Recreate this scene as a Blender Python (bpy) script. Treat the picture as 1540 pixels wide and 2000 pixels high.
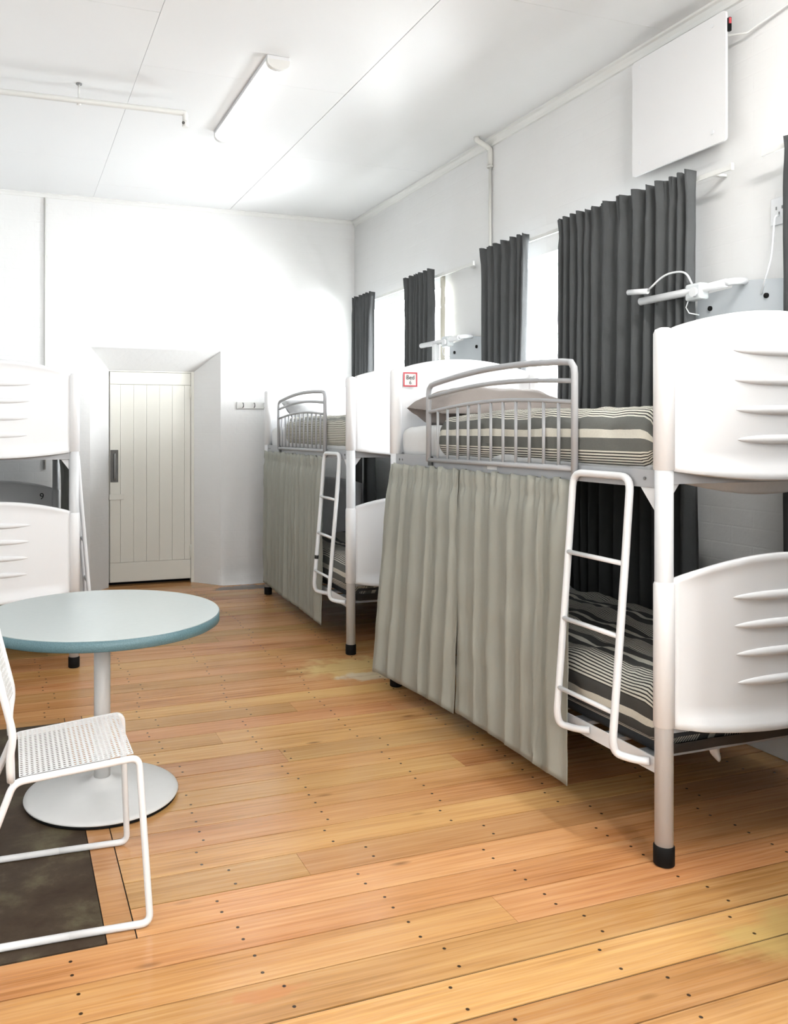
import bpy, bmesh, math, random
from mathutils import Vector, Matrix, noise
random.seed(7)
for o in list(bpy.data.objects): bpy.data.objects.remove(o)
scene = bpy.context.scene
COL = scene.collection
PI = math.pi

# ------------------------------------------------------------------ camera
# measured from the photograph: focal 1636 px, principal point (600, 838), level, yawed 19.58 deg
F, CX, HY = 1636.0, 600.0, 838.0
YAW = math.atan(582.0/1636.0)
cam = bpy.data.cameras.new('camera'); camo = bpy.data.objects.new('camera', cam); COL.objects.link(camo)
cam.sensor_fit = 'AUTO'; cam.sensor_width = 36.0; cam.lens = F/2000.0*36.0
cam.shift_x = (770.0-CX)/2000.0; cam.shift_y = -(1000.0-HY)/2000.0
cam.clip_start = 0.02; cam.clip_end = 100
camo.location = (0, 0, 1.45); camo.rotation_euler = (PI/2, 0, -YAW)
scene.camera = camo

# ------------------------------------------------------------------ world, light, exposure
XL, XR, YF, YB, H = -0.9, 3.2, -3.0, 7.6, 3.487
EXPOSURE = 0.38
SKY = 1.6
WINDOW_RIGHT = 270.0
FRONT_FILL = 50.0  # power of the added windows behind the camera
TUBE = 2.5
TUBE_FILL = 90.0  # emission of the added battens out of view
world = bpy.data.worlds.new('overcast_sky'); scene.world = world; world.use_nodes = True
bg = world.node_tree.nodes['Background']; bg.inputs[0].default_value = (0.93, 0.97, 1.0, 1); bg.inputs[1].default_value = SKY
vs = scene.view_settings
vs.view_transform = 'Standard'; vs.look = 'None'; vs.gamma = 1.0; vs.use_curve_mapping = False; vs.exposure = EXPOSURE

scene.cycles.diffuse_bounces = 2; scene.cycles.max_bounces = 6
WIN_R = [(5.75, 7.30), (3.42, 5.02), (1.05, 2.60), (-1.35, 0.20)]     # openings in the right wall (y range)
WZ0, WZ1 = 1.60, 2.56
ADDED_WIN_F = [(-0.70, 0.40), (0.75, 1.85)]                                 # added openings behind the camera, for front light on the beds
FZ0, FZ1 = 1.7, 3.1
def area(name, loc, rot, sx, sy, power, color=(1, 1, 1)):
    l = bpy.data.lights.new(name, 'AREA'); l.shape = 'RECTANGLE'; l.size = sx; l.size_y = sy; l.energy = power; l.color = color
    o = bpy.data.objects.new(name, l); COL.objects.link(o); o.location = loc; o.rotation_euler = rot
    return o
for (a, b) in WIN_R:
    area('window_daylight', (XR+0.62, (a+b)/2, (WZ0+WZ1)/2+0.05), (0, math.radians(97), 0), WZ1-WZ0, b-a, WINDOW_RIGHT, (0.93, 0.97, 1.0))
for (a, b) in ADDED_WIN_F:
    area('window_daylight', ((a+b)/2, YF-0.45, (FZ0+FZ1)/2), (math.radians(-90), 0, PI), b-a, FZ1-FZ0, FRONT_FILL, (1.0, 0.99, 0.97))  # added source behind the camera, brightens surfaces facing it

# ------------------------------------------------------------------ mesh helpers
class MB:
    def __init__(s): s.v = []; s.f = []; s.sm = []; s.uv = {}
    def add(s, vs_, fs, smooth=False):
        n = len(s.v); s.v += [tuple(p) for p in vs_]
        for f in fs: s.f.append(tuple(i+n for i in f)); s.sm.append(smooth)
        return n
    def box(s, x0, x1, y0, y1, z0, z1):
        s.add([(x, y, z) for z in (z0, z1) for y in (y0, y1) for x in (x0, x1)],
              [(0, 2, 3, 1), (4, 5, 7, 6), (0, 1, 5, 4), (2, 6, 7, 3), (0, 4, 6, 2), (1, 3, 7, 5)])
        return s
    def prism(s, poly, axis, a, b):
        # poly: list of 2D points in the plane normal to axis
        def mk(p, t):
            return {'x': (t, p[0], p[1]), 'y': (p[0], t, p[1]), 'z': (p[0], p[1], t)}[axis]
        n = len(poly)
        s.add([mk(p, a) for p in poly]+[mk(p, b) for p in poly],
              [tuple(range(n))[::-1], tuple(range(n, 2*n))]+[(i, (i+1) % n, n+(i+1) % n, n+i) for i in range(n)])
        return s
    def tube(s, pts, r, n=12, cap=True):
        pts = [Vector(p) for p in pts]
        rs = r if isinstance(r, (list, tuple)) else [r]*len(pts)
        t0 = (pts[1]-pts[0]).normalized()
        up = Vector((0, 0, 1)) if abs(t0.z) < .9 else Vector((1, 0, 0))
        nrm = t0.cross(up).normalized(); vs_ = []; prev = t0
        for i, p in enumerate(pts):
            if i == 0: t = t0
            elif i == len(pts)-1: t = (pts[i]-pts[i-1]).normalized()
            else:
                t = ((pts[i+1]-p).normalized()+(p-pts[i-1]).normalized()).normalized()
            q = prev.rotation_difference(t); nrm = (q @ nrm).normalized(); prev = t
            bn = t.cross(nrm)
            for k in range(n):
                a = 2*PI*k/n; vs_.append(p+(nrm*math.cos(a)+bn*math.sin(a))*rs[i])
        fs = [(i*n+k, i*n+(k+1) % n, (i+1)*n+(k+1) % n, (i+1)*n+k) for i in range(len(pts)-1) for k in range(n)]
        b = s.add(vs_, fs, True)
        if cap:
            m = len(pts)-1
            s.f.append(tuple(b+k for k in range(n))[::-1]); s.sm.append(False)
            s.f.append(tuple(b+m*n+k for k in range(n))); s.sm.append(False)
        return s
    def lathe(s, prof, c=(0, 0), n=48, smooth=True):
        vs_ = []
        for (r, z) in prof:
            for k in range(n):
                a = 2*PI*k/n; vs_.append((c[0]+r*math.cos(a), c[1]+r*math.sin(a), z))
        fs = [(i*n+k, i*n+(k+1) % n, (i+1)*n+(k+1) % n, (i+1)*n+k) for i in range(len(prof)-1) for k in range(n)]
        b = s.add(vs_, fs, smooth)
        m = len(prof)-1
        s.f.append(tuple(b+k for k in range(n))[::-1]); s.sm.append(False)
        s.f.append(tuple(b+m*n+k for k in range(n))); s.sm.append(False)
        return s
    def grid(s, fn, nu, nv, uvfn=None, smooth=True, closed_u=False):
        vs_ = [fn(i/nu, j/nv) for j in range(nv+1) for i in range(nu+(0 if closed_u else 1))]
        w = nu if closed_u else nu+1
        fs = []
        for j in range(nv):
            for i in range(nu):
                i2 = (i+1) % w
                fs.append((j*w+i, j*w+i2, (j+1)*w+i2, (j+1)*w+i))
        b = s.add(vs_, fs, smooth)
        if uvfn:
            for j in range(nv+1):
                for i in range(w): s.uv[b+j*w+i] = uvfn(i/nu, j/nv)
        return s
    def mesh(s, name, fix=True):
        m = bpy.data.meshes.new(name); m.from_pydata(s.v, [], s.f)
        m.polygons.foreach_set('use_smooth', s.sm)
        if s.uv:
            l = m.uv_layers.new(name='UVMap')
            for lp in m.loops: l.data[lp.index].uv = s.uv.get(lp.vertex_index, (0, 0))
        m.update()
        if fix:
            bm = bmesh.new(); bm.from_mesh(m); bmesh.ops.recalc_face_normals(bm, faces=bm.faces); bm.to_mesh(m); bm.free()
        return m
    def build(s, name, mat, parent=None, bevel=0, solid=0, subsurf=0, mirror=False, fix=True):
        if mirror: s.v = [(-x, y, z) for (x, y, z) in s.v]
        o = bpy.data.objects.new(name, s.mesh(name, fix)); COL.objects.link(o)
        if mat: o.data.materials.append(mat)
        if parent: o.parent = parent
        if solid:
            md = o.modifiers.new('solidify', 'SOLIDIFY'); md.thickness = solid; md.offset = 0
        if bevel:
            md = o.modifiers.new('bevel', 'BEVEL'); md.width = bevel; md.segments = 2; md.limit_method = 'ANGLE'
        if subsurf:
            md = o.modifiers.new('subsurf', 'SUBSURF'); md.levels = subsurf; md.render_levels = subsurf
        return o
def box(x0, x1, y0, y1, z0, z1): return MB().box(x0, x1, y0, y1, z0, z1)
def fillet(pts, r, n=6):
    pts = [Vector(p) for p in pts]; out = [pts[0]]
    for i in range(1, len(pts)-1):
        a, b, c = pts[i-1], pts[i], pts[i+1]
        d1 = (a-b); d2 = (c-b); rr = min(r, d1.length*.49, d2.length*.49)
        p1 = b+d1.normalized()*rr; p2 = b+d2.normalized()*rr
        for k in range(n+1):
            t = k/n; out.append(p1*(1-t)**2+b*2*t*(1-t)+p2*t*t)
    out.append(pts[-1]); return out
def empty(name, loc, rz=0, parent=None):
    o = bpy.data.objects.new(name, None); COL.objects.link(o); o.location = loc; o.rotation_euler = (0, 0, rz)
    o.empty_display_size = .1
    if parent: o.parent = parent
    return o
def tag(o, label=None, cat=None, group=None, kind=None):
    if label: o['label'] = label
    if cat: o['category'] = cat
    if group: o['group'] = group
    if kind: o['kind'] = kind
    return o
def place(mesh, name, loc, parent, rot=(0, 0, 0)):
    o = bpy.data.objects.new(name, mesh); COL.objects.link(o); o.parent = parent; o.location = loc; o.rotation_euler = rot
    return o
def fbm(x, y, z, s): return noise.noise(Vector((x*s, y*s, z*s)))

# ------------------------------------------------------------------ materials
def new_mat(name):
    m = bpy.data.materials.new(name); m.use_nodes = True
    nt = m.node_tree; return m, nt, nt.nodes['Principled BSDF']
def N(nt, t, **kw):
    n = nt.nodes.new(t)
    for k, v in kw.items():
        if k in n.inputs: n.inputs[k].default_value = v
        else: setattr(n, k, v)
    return n
def math_(nt, op, a, b=None, clamp=False):
    n = nt.nodes.new('ShaderNodeMath'); n.operation = op; n.use_clamp = clamp
    for i, q in enumerate((a, b)):
        if q is None: continue
        if isinstance(q, (int, float)): n.inputs[i].default_value = q
        else: nt.links.new(q, n.inputs[i])
    return n.outputs[0]
def mixc(nt, fac, a, b):
    n = nt.nodes.new('ShaderNodeMix'); n.data_type = 'RGBA'
    for sock, q in ((n.inputs[0], fac), (n.inputs[6], a), (n.inputs[7], b)):
        if isinstance(q, (int, float)): sock.default_value = q
        elif isinstance(q, tuple): sock.default_value = (*q[:3], 1)
        else: nt.links.new(q, sock)
    return n.outputs[2]
def basic(name, col, rough=.5, metal=0, var=.06, scale=6, bump=0, bscale=60, spec=.5, coat=0):
    m, nt, b = new_mat(name)
    tc = N(nt, 'ShaderNodeTexCoord'); nz = N(nt, 'ShaderNodeTexNoise', Scale=scale, Detail=4.0)
    nt.links.new(tc.outputs['Object'], nz.inputs['Vector'])
    dark = tuple(c*(1-var) for c in col)
    nt.links.new(mixc(nt, nz.outputs['Fac'], dark, col), b.inputs['Base Color'])
    b.inputs['Roughness'].default_value = rough; b.inputs['Metallic'].default_value = metal
    b.inputs['Specular IOR Level'].default_value = spec
    b.inputs['Coat Weight'].default_value = coat
    if bump:
        n2 = N(nt, 'ShaderNodeTexNoise', Scale=bscale, Detail=3.0); nt.links.new(tc.outputs['Object'], n2.inputs['Vector'])
        bp = N(nt, 'ShaderNodeBump', Strength=bump, Distance=.01); nt.links.new(n2.outputs['Fac'], bp.inputs['Height'])
        nt.links.new(bp.outputs[0], b.inputs['Normal'])
    return m
M = {}
M['ceiling'] = basic('ceiling_paint', (.86, .865, .86), .35, var=.03, scale=1.5, spec=.4)
M['trim'] = basic('trim_paint', (.84, .84, .81), .45, var=.04)
M['white_metal'] = basic('white_powder_coat', (.86, .87, .88), .35, var=.03)
M['grey_metal'] = basic('pale_grey_powder_coat', (.45, .46, .475), .38, var=.05)
M['post_metal'] = basic('pearl_grey_powder_coat', (.70, .71, .72), .35, var=.06, bump=.05, bscale=200)
M['plastic'] = basic('white_moulded_plastic', (.88, .885, .89), .4, var=.015)
M['rubber'] = basic('black_rubber', (.005, .005, .005), .7, spec=.2)
M['dark_metal'] = basic('dark_worn_metal', (.12, .12, .115), .4, .6, var=.4, scale=20)
M['bolt'] = basic('dull_steel', (.25, .25, .25), .4, .7)
M['black'] = basic('black_ink', (.01, .01, .01), .6)
M['red'] = basic('red_print', (.62, .08, .10), .6)
M['paper'] = basic('white_card', (.85, .86, .85), .7)
M['sheet'] = basic('white_cotton', (.84, .84, .83), .9, bump=.15, bscale=30)
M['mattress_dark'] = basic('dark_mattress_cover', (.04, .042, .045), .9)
M['pillow'] = basic('taupe_brown_cotton', (.36, .315, .29), .9, var=.25, scale=5, bump=.2, bscale=18)
M['pillow_grey'] = basic('soft_grey_cotton', (.50, .50, .50), .9, var=.2, bump=.2, bscale=18)
M['blackout'] = basic('charcoal_grey_drape', (.092, .096, .098), .85, var=.25, scale=8, bump=.12, bscale=140)
M['sage'] = basic('sage_grey_satin_cloth', (.37, .375, .325), .45, var=.12, scale=4, bump=.05, bscale=300)
M['lining'] = basic('cream_lining', (.72, .69, .58), .9)
M['cream_door'] = basic('cream_gloss_paint', (.86, .845, .765), .4, var=.06, scale=2)
M['table_top'] = basic('pale_grey_green_laminate', (.53, .58, .57), .26, var=.05, scale=40)
M['chair'] = basic('white_painted_steel', (.86, .86, .86), .3, var=.03)
M['enamel'] = basic('chipped_white_enamel', (.80, .80, .79), .35, var=.08, scale=14)
M['plate'] = basic('blue_grey_board', (.62, .66, .69), .55, var=.08, scale=5)
M['clear'] = basic('translucent_white_plastic', (.80, .84, .85), .2, var=.1, scale=40)
M['void'] = basic('dark_subfloor', (.012, .008, .005), .9)
M['heater'] = basic('white_enamel_panel', (.87, .87, .87), .3, var=.01)
M['conduit'] = basic('ivory_paint', (.74, .735, .69), .45, var=.05)

def mat_wall():
    m, nt, b = new_mat('whitewashed_brick')
    g = N(nt, 'ShaderNodeNewGeometry')
    nz = N(nt, 'ShaderNodeTexNoise', Scale=2.2, Detail=6.0); nt.links.new(g.outputs['Position'], nz.inputs['Vector'])
    nt.links.new(mixc(nt, nz.outputs['Fac'], (.82, .82, .80), (.88, .88, .875)), b.inputs['Base Color'])
    b.inputs['Roughness'].default_value = .55
    # painted-over courses: brick pattern on (x+y, z)
    sp = N(nt, 'ShaderNodeSeparateXYZ'); nt.links.new(g.outputs['Position'], sp.inputs[0])
    cb = N(nt, 'ShaderNodeCombineXYZ')
    nt.links.new(math_(nt, 'ADD', sp.outputs[0], sp.outputs[1]), cb.inputs[0]); nt.links.new(sp.outputs[2], cb.inputs[1])
    br = N(nt, 'ShaderNodeTexBrick', Scale=1.0); nt.links.new(cb.outputs[0], br.inputs['Vector'])
    br.inputs['Brick Width'].default_value = .24; br.inputs['Row Height'].default_value = .083
    br.inputs['Mortar Size'].default_value = .006; br.inputs['Mortar Smooth'].default_value = .8
    br.inputs['Color1'].default_value = (1, 1, 1, 1); br.inputs['Color2'].default_value = (.85, .85, .85, 1); br.inputs['Mortar'].default_value = (.3, .3, .3, 1)
    n2 = N(nt, 'ShaderNodeTexNoise', Scale=14.0, Detail=8.0); nt.links.new(g.outputs['Position'], n2.inputs['Vector'])
    hgt = math_(nt, 'ADD', math_(nt, 'MULTIPLY', br.outputs['Color'], .22), n2.outputs['Fac'])
    bp = N(nt, 'ShaderNodeBump', Strength=.3, Distance=.008); nt.links.new(hgt, bp.inputs['Height'])
    nt.links.new(bp.outputs[0], b.inputs['Normal'])
    return m
M['wall'] = mat_wall()

def mat_wood():
    m, nt, b = new_mat('varnished_pine_boards')
    tc = N(nt, 'ShaderNodeTexCoord'); oi = N(nt, 'ShaderNodeObjectInfo'); g = N(nt, 'ShaderNodeNewGeometry')
    L = nt.links
    off = N(nt, 'ShaderNodeVectorMath', operation='ADD'); cb = N(nt, 'ShaderNodeCombineXYZ')
    L.new(math_(nt, 'MULTIPLY', oi.outputs['Random'], 37.0), cb.inputs[0]); L.new(math_(nt, 'MULTIPLY', oi.outputs['Random'], 91.0), cb.inputs[2])
    L.new(tc.outputs['Object'], off.inputs[0]); L.new(cb.outputs[0], off.inputs[1])
    def stretch(sx, sy, sc, det, dist=0.):
        mp = N(nt, 'ShaderNodeMapping'); mp.inputs['Scale'].default_value = (sx, sy, 1); L.new(off.outputs[0], mp.inputs['Vector'])
        n = N(nt, 'ShaderNodeTexNoise', Scale=sc, Detail=det, Distortion=dist); L.new(mp.outputs[0], n.inputs['Vector']); return n.outputs['Fac']
    grain = stretch(.7, 26, 3.0, 6.0, .5); broad = stretch(.8, 5, 1.2, 3.0, .3); fine = stretch(4, 160, 2.0, 2.0)
    rp = N(nt, 'ShaderNodeValToRGB'); L.new(math_(nt, 'ADD', math_(nt, 'MULTIPLY', grain, .55), math_(nt, 'MULTIPLY', broad, .5)), rp.inputs[0])
    e = rp.color_ramp.elements; e[0].position = .35; e[0].color = (.40, .165, .048, 1); e[1].position = .68; e[1].color = (.74, .405, .165, 1)
    x = e.new(.5); x.color = (.61, .285, .098, 1)
    # each board's own tone
    hv = N(nt, 'ShaderNodeHueSaturation'); L.new(rp.outputs[0], hv.inputs['Color'])
    L.new(math_(nt, 'ADD', math_(nt, 'MULTIPLY', oi.outputs['Random'], .30), .79), hv.inputs['Value'])
    r2 = math_(nt, 'FRACT', math_(nt, 'MULTIPLY', oi.outputs['Random'], 17.3))
    L.new(math_(nt, 'ADD', math_(nt, 'MULTIPLY', r2, .022), .489), hv.inputs['Hue'])
    L.new(math_(nt, 'ADD', math_(nt, 'MULTIPLY', fine, .2), .88), hv.inputs['Saturation'])
    col = hv.outputs[0]
    # worn, paler varnish in large patches
    wn = N(nt, 'ShaderNodeTexNoise', Scale=1.1, Detail=5.0); L.new(g.outputs['Position'], wn.inputs['Vector'])
    wr = N(nt, 'ShaderNodeValToRGB'); L.new(wn.outputs['Fac'], wr.inputs[0]); wr.color_ramp.elements[0].position = .40; wr.color_ramp.elements[1].position = .80
    col = mixc(nt, math_(nt, 'MULTIPLY', wr.outputs[0], .45), col, (.70, .42, .17))
    sp = N(nt, 'ShaderNodeSeparateXYZ'); L.new(g.outputs['Position'], sp.inputs[0])
    lo = N(nt, 'ShaderNodeSeparateXYZ'); L.new(tc.outputs['Object'], lo.inputs[0])
    def blob(cx, cy, rx, ry, soft=.5):
        nn = N(nt, 'ShaderNodeTexNoise', Scale=9.0, Detail=5.0); L.new(g.outputs['Position'], nn.inputs['Vector'])
        a = math_(nt, 'DIVIDE', math_(nt, 'SUBTRACT', sp.outputs[0], cx), rx); c = math_(nt, 'DIVIDE', math_(nt, 'SUBTRACT', sp.outputs[1], cy), ry)
        d = math_(nt, 'SQRT', math_(nt, 'ADD', math_(nt, 'MULTIPLY', a, a), math_(nt, 'MULTIPLY', c, c)))
        d = math_(nt, 'ADD', d, math_(nt, 'MULTIPLY', math_(nt, 'SUBTRACT', nn.outputs['Fac'], .5), 1.6))
        return math_(nt, 'DIVIDE', math_(nt, 'SUBTRACT', 1.0, d), soft, True)
    col = mixc(nt, math_(nt, 'MULTIPLY', blob(2.0, 4.72, .42, .26), .75), col, (.78, .56, .24))     # sanded bare patch between the beds
    col = mixc(nt, math_(nt, 'MULTIPLY', blob(2.0, 4.52, .22, .09, .3), .6), col, (.74, .68, .52))
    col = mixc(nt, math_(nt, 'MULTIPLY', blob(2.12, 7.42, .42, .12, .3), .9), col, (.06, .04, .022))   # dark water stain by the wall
    col = mixc(nt, math_(nt, 'MULTIPLY', blob(2.15, 1.80, .34, .12), .6), col, (.64, .47, .17))
    col = mixc(nt, math_(nt, 'MULTIPLY', blob(.62, 2.06, .12, .035, .2), .5), col, (.56, .20, .07))
    # knots
    mp = N(nt, 'ShaderNodeMapping'); mp.inputs['Scale'].default_value = (1.6, 5.0, 1); L.new(off.outputs[0], mp.inputs['Vector'])
    vo = N(nt, 'ShaderNodeTexVoronoi', Scale=1.0); L.new(mp.outputs[0], vo.inputs['Vector'])
    kn = math_(nt, 'DIVIDE', math_(nt, 'SUBTRACT', .075, vo.outputs['Distance']), .06, True)
    col = mixc(nt, math_(nt, 'MULTIPLY', kn, .7), col, (.16, .065, .02))
    # nail heads: two per joist on every board
    xj = math_(nt, 'ADD', sp.outputs[0], math_(nt, 'MULTIPLY', oi.outputs['Random'], .11))
    fx = math_(nt, 'MULTIPLY', math_(nt, 'SUBTRACT', math_(nt, 'FRACT', math_(nt, 'DIVIDE', xj, .47)), .5), .47)
    fy = math_(nt, 'SUBTRACT', math_(nt, 'ABSOLUTE', lo.outputs[1]), math_(nt, 'ADD', math_(nt, 'MULTIPLY', r2, .02), .026))
    dd = math_(nt, 'SQRT', math_(nt, 'ADD', math_(nt, 'MULTIPLY', fx, fx), math_(nt, 'MULTIPLY', fy, fy)))
    nail = math_(nt, 'DIVIDE', math_(nt, 'SUBTRACT', .0062, dd), .002, True)
    col = mixc(nt, math_(nt, 'MULTIPLY', nail, .95), col, (.018, .009, .005))
    L.new(col, b.inputs['Base Color'])
    rn = N(nt, 'ShaderNodeTexNoise', Scale=5.0, Detail=5.0); L.new(g.outputs['Position'], rn.inputs['Vector'])
    L.new(math_(nt, 'ADD', math_(nt, 'MULTIPLY', rn.outputs['Fac'], .16), .13), b.inputs['Roughness'])
    b.inputs['Specular IOR Level'].default_value = .45
    bp = N(nt, 'ShaderNodeBump', Strength=.12, Distance=.003); L.new(math_(nt, 'SUBTRACT', grain, nail), bp.inputs['Height']); L.new(bp.outputs[0], b.inputs['Normal'])
    return m
M['wood'] = mat_wood()

def mat_slate():
    m, nt, b = new_mat('worn_slate')
    g = N(nt, 'ShaderNodeNewGeometry'); n = N(nt, 'ShaderNodeTexNoise', Scale=4.5, Detail=8.0, Roughness=.65); nt.links.new(g.outputs['Position'], n.inputs['Vector'])
    r = N(nt, 'ShaderNodeValToRGB'); nt.links.new(n.outputs['Fac'], r.inputs[0]); e = r.color_ramp.elements
    e[0].position = .3; e[0].color = (.032, .017, .009, 1); e[1].position = .75; e[1].color = (.17, .15, .085, 1); x = e.new(.52); x.color = (.062, .042, .026, 1)
    nt.links.new(r.outputs[0], b.inputs['Base Color']); b.inputs['Roughness'].default_value = .6; b.inputs['Specular IOR Level'].default_value = .25
    bp = N(nt, 'ShaderNodeBump', Strength=.3, Distance=.01); nt.links.new(n.outputs['Fac'], bp.inputs['Height']); nt.links.new(bp.outputs[0], b.inputs['Normal'])
    return m
M['slate'] = mat_slate()

def mat_speckle():
    m, nt, b = new_mat('teal_speckled_edge')
    tc = N(nt, 'ShaderNodeTexCoord'); n = N(nt, 'ShaderNodeTexNoise', Scale=260.0, Detail=2.0); nt.links.new(tc.outputs['Object'], n.inputs['Vector'])
    nt.links.new(mixc(nt, n.outputs['Fac'], (.045, .10, .12), (.15, .26, .29)), b.inputs['Base Color']); b.inputs['Roughness'].default_value = .45
    return m
M['edge'] = mat_speckle()

def mat_stripe(name, phase, cream, dark, grey, plain=False, P=.25):
    m, nt, b = new_mat(name); L = nt.links
    uv = N(nt, 'ShaderNodeUVMap'); sp = N(nt, 'ShaderNodeSeparateXYZ'); L.new(uv.outputs[0], sp.inputs[0])
    u = math_(nt, 'ADD', sp.outputs[0], phase)
    p = math_(nt, 'MULTIPLY', math_(nt, 'FRACT', math_(nt, 'DIVIDE', u, P)), P)
    thin = math_(nt, 'LESS_THAN', math_(nt, 'FRACT', math_(nt, 'DIVIDE', u, .0115)), .42)
    col = mixc(nt, thin, cream, dark)
    w = .045 if not plain else .03
    in_band = math_(nt, 'LESS_THAN', p, .118 if not plain else .03)
    mid = math_(nt, 'LESS_THAN', math_(nt, 'ABSOLUTE', math_(nt, 'SUBTRACT', p, .059)), .0145)
    col = mixc(nt, in_band, col, mixc(nt, mid, grey, cream) if not plain else grey)
    wv = N(nt, 'ShaderNodeTexNoise', Scale=160.0, Detail=2.0); tc = N(nt, 'ShaderNodeTexCoord'); L.new(tc.outputs['Object'], wv.inputs['Vector'])
    col = mixc(nt, math_(nt, 'MULTIPLY', wv.outputs['Fac'], .18), col, (.02, .02, .02))
    L.new(col, b.inputs['Base Color']); b.inputs['Roughness'].default_value = .9
    n2 = N(nt, 'ShaderNodeTexNoise', Scale=16.0, Detail=4.0); L.new(tc.outputs['Object'], n2.inputs['Vector'])
    bp = N(nt, 'ShaderNodeBump', Strength=.25, Distance=.02); L.new(n2.outputs['Fac'], bp.inputs['Height']); L.new(bp.outputs[0], b.inputs['Normal'])
    return m
CREAM, DARK, GREY = (.80, .78, .68), (.035, .033, .03), (.155, .16, .145)
M['duvet'] = mat_stripe('striped_cotton', .185, CREAM, DARK, GREY, P=.30)
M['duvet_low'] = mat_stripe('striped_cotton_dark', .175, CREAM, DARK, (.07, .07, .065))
M['duvet_fine'] = mat_stripe('fine_striped_cotton', .02, CREAM, (.16, .15, .12), (.33, .33, .30), True)

def mat_emit(name, col, s):
    m, nt, b = new_mat(name)
    nz = N(nt, 'ShaderNodeTexNoise', Scale=3.0); tc = N(nt, 'ShaderNodeTexCoord'); nt.links.new(tc.outputs['Object'], nz.inputs['Vector'])
    nt.links.new(mixc(nt, nz.outputs['Fac'], tuple(c*.97 for c in col), col), b.inputs['Emission Color']); b.inputs['Emission Strength'].default_value = s
    b.inputs['Base Color'].default_value = (.9, .9, .9, 1)
    return m
M['diffuser'] = mat_emit('lit_prismatic_diffuser', (1, .985, .96), TUBE)
M['diffuser_fill'] = mat_emit('added_fill_diffuser', (1, .985, .96), TUBE_FILL)  # glow for the added battens only
def mat_glass():
    m, nt, b = new_mat('window_glass')
    out = nt.nodes['Material Output']; t = N(nt, 'ShaderNodeBsdfTransparent'); gl = N(nt, 'ShaderNodeBsdfGlossy', Roughness=.02)
    nz = N(nt, 'ShaderNodeTexNoise', Scale=2.0); fr = N(nt, 'ShaderNodeFresnel', IOR=1.25)
    mx = N(nt, 'ShaderNodeMixShader'); nt.links.new(math_(nt, 'MULTIPLY', fr.outputs[0], math_(nt, 'MULTIPLY', nz.outputs['Fac'], .3)), mx.inputs[0])
    nt.links.new(t.outputs[0], mx.inputs[1]); nt.links.new(gl.outputs[0], mx.inputs[2]); nt.links.new(mx.outputs[0], out.inputs[0])
    return m
M['glass'] = mat_glass()

# ------------------------------------------------------------------ room shell
WT = 0.5    # wall thickness
def wall_with_holes(name, axis, a0, a1, t0, t1, holes, z1):
    """axis 'y': wall runs along y, thickness t0..t1 in x.  holes: (a, b, z0, z1)"""
    mb = MB()
    def b(u0, u1, z0, zz1):
        if u1-u0 < 1e-4 or zz1-z0 < 1e-4: return
        if axis == 'y': mb.box(t0, t1, u0, u1, z0, zz1)
        else: mb.box(u0, u1, t0, t1, z0, zz1)
    hs = sorted(holes); cur = a0
    for (a, c, z0, zz) in hs:
        b(cur, a, 0, z1); b(a, c, 0, z0); b(a, c, zz, z1); cur = c
    b(cur, a1, 0, z1)
    return tag(mb.build(name, M['wall'], fix=False), kind='structure')
wall_with_holes('wall_right', 'y', YF, YB, XR, XR+WT, [(a, b, WZ0, WZ1) for a, b in WIN_R], H)
wall_with_holes('wall_front', 'x', XL-WT, XR+WT, YF-WT, YF, [(a, b, FZ0, FZ1) for a, b in ADDED_WIN_F], H)
tag(box(XL-WT, XL, YF, YB, 0, H).build('wall_left', M['wall'], fix=False), kind='structure')
# back wall with a splayed doorway: face opening 0.672..1.852 x 2.175, door at 0.861..1.644 x 1.99
DX0, DX1, DZ, OX0, OX1, OZ, DY = .858, 1.650, 1.992, .672, 1.852, 2.175, 7.83
mb = MB()
mb.box(XL-WT, OX0, YB, YB+WT, 0, H); mb.box(OX1, XR+WT, YB, YB+WT, 0, H); mb.box(OX0, OX1, YB, YB+WT, OZ, H)
mb.add([(OX0, YB, 0), (DX0, DY, 0), (DX0, DY, DZ), (OX0, YB, OZ), (OX0, YB+WT, 0), (OX0, YB+WT, OZ), (DX0, YB+WT, 0), (DX0, YB+WT, DZ)],
       [(0, 1, 2, 3), (1, 6, 7, 2)])
mb.add([(OX1, YB, 0), (DX1, DY, 0), (DX1, DY, DZ), (OX1, YB, OZ), (DX1, YB+WT, 0), (DX1, YB+WT, DZ)], [(1, 0, 3, 2), (4, 1, 2, 5)])
mb.add([(OX0, YB, OZ), (DX0, DY, DZ), (DX1, DY, DZ), (OX1, YB, OZ), (DX0, YB+WT, DZ), (DX1, YB+WT, DZ)], [(0, 1, 2, 3), (1, 4, 5, 2)])
mb.box(DX0-.2, DX1+.2, YB+WT-.02, YB+WT+.02, -.12, DZ+.3)  # backing added behind the door, stops sky light leaking under it
wb = tag(mb.build('wall_back', M['wall'], fix=False), kind='structure')
# irregular plaster skirt at the wall base, right of the door
mb = MB()
def skirt(u, v):
    x = OX1-.16+u*(XR-OX1+.16); k = min(1, u*6)
    y0 = YB + max(0, OX1-x)*(DY-YB)/(OX1-DX1)
    return (x, y0-(.035*(1-v)**2*(1+.5*fbm(x, v, 0, 7)))*k-.002, v*.14)
mb.grid(skirt, 60, 6); mb.build('plaster_base', M['wall'], wb, fix=False)

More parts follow.
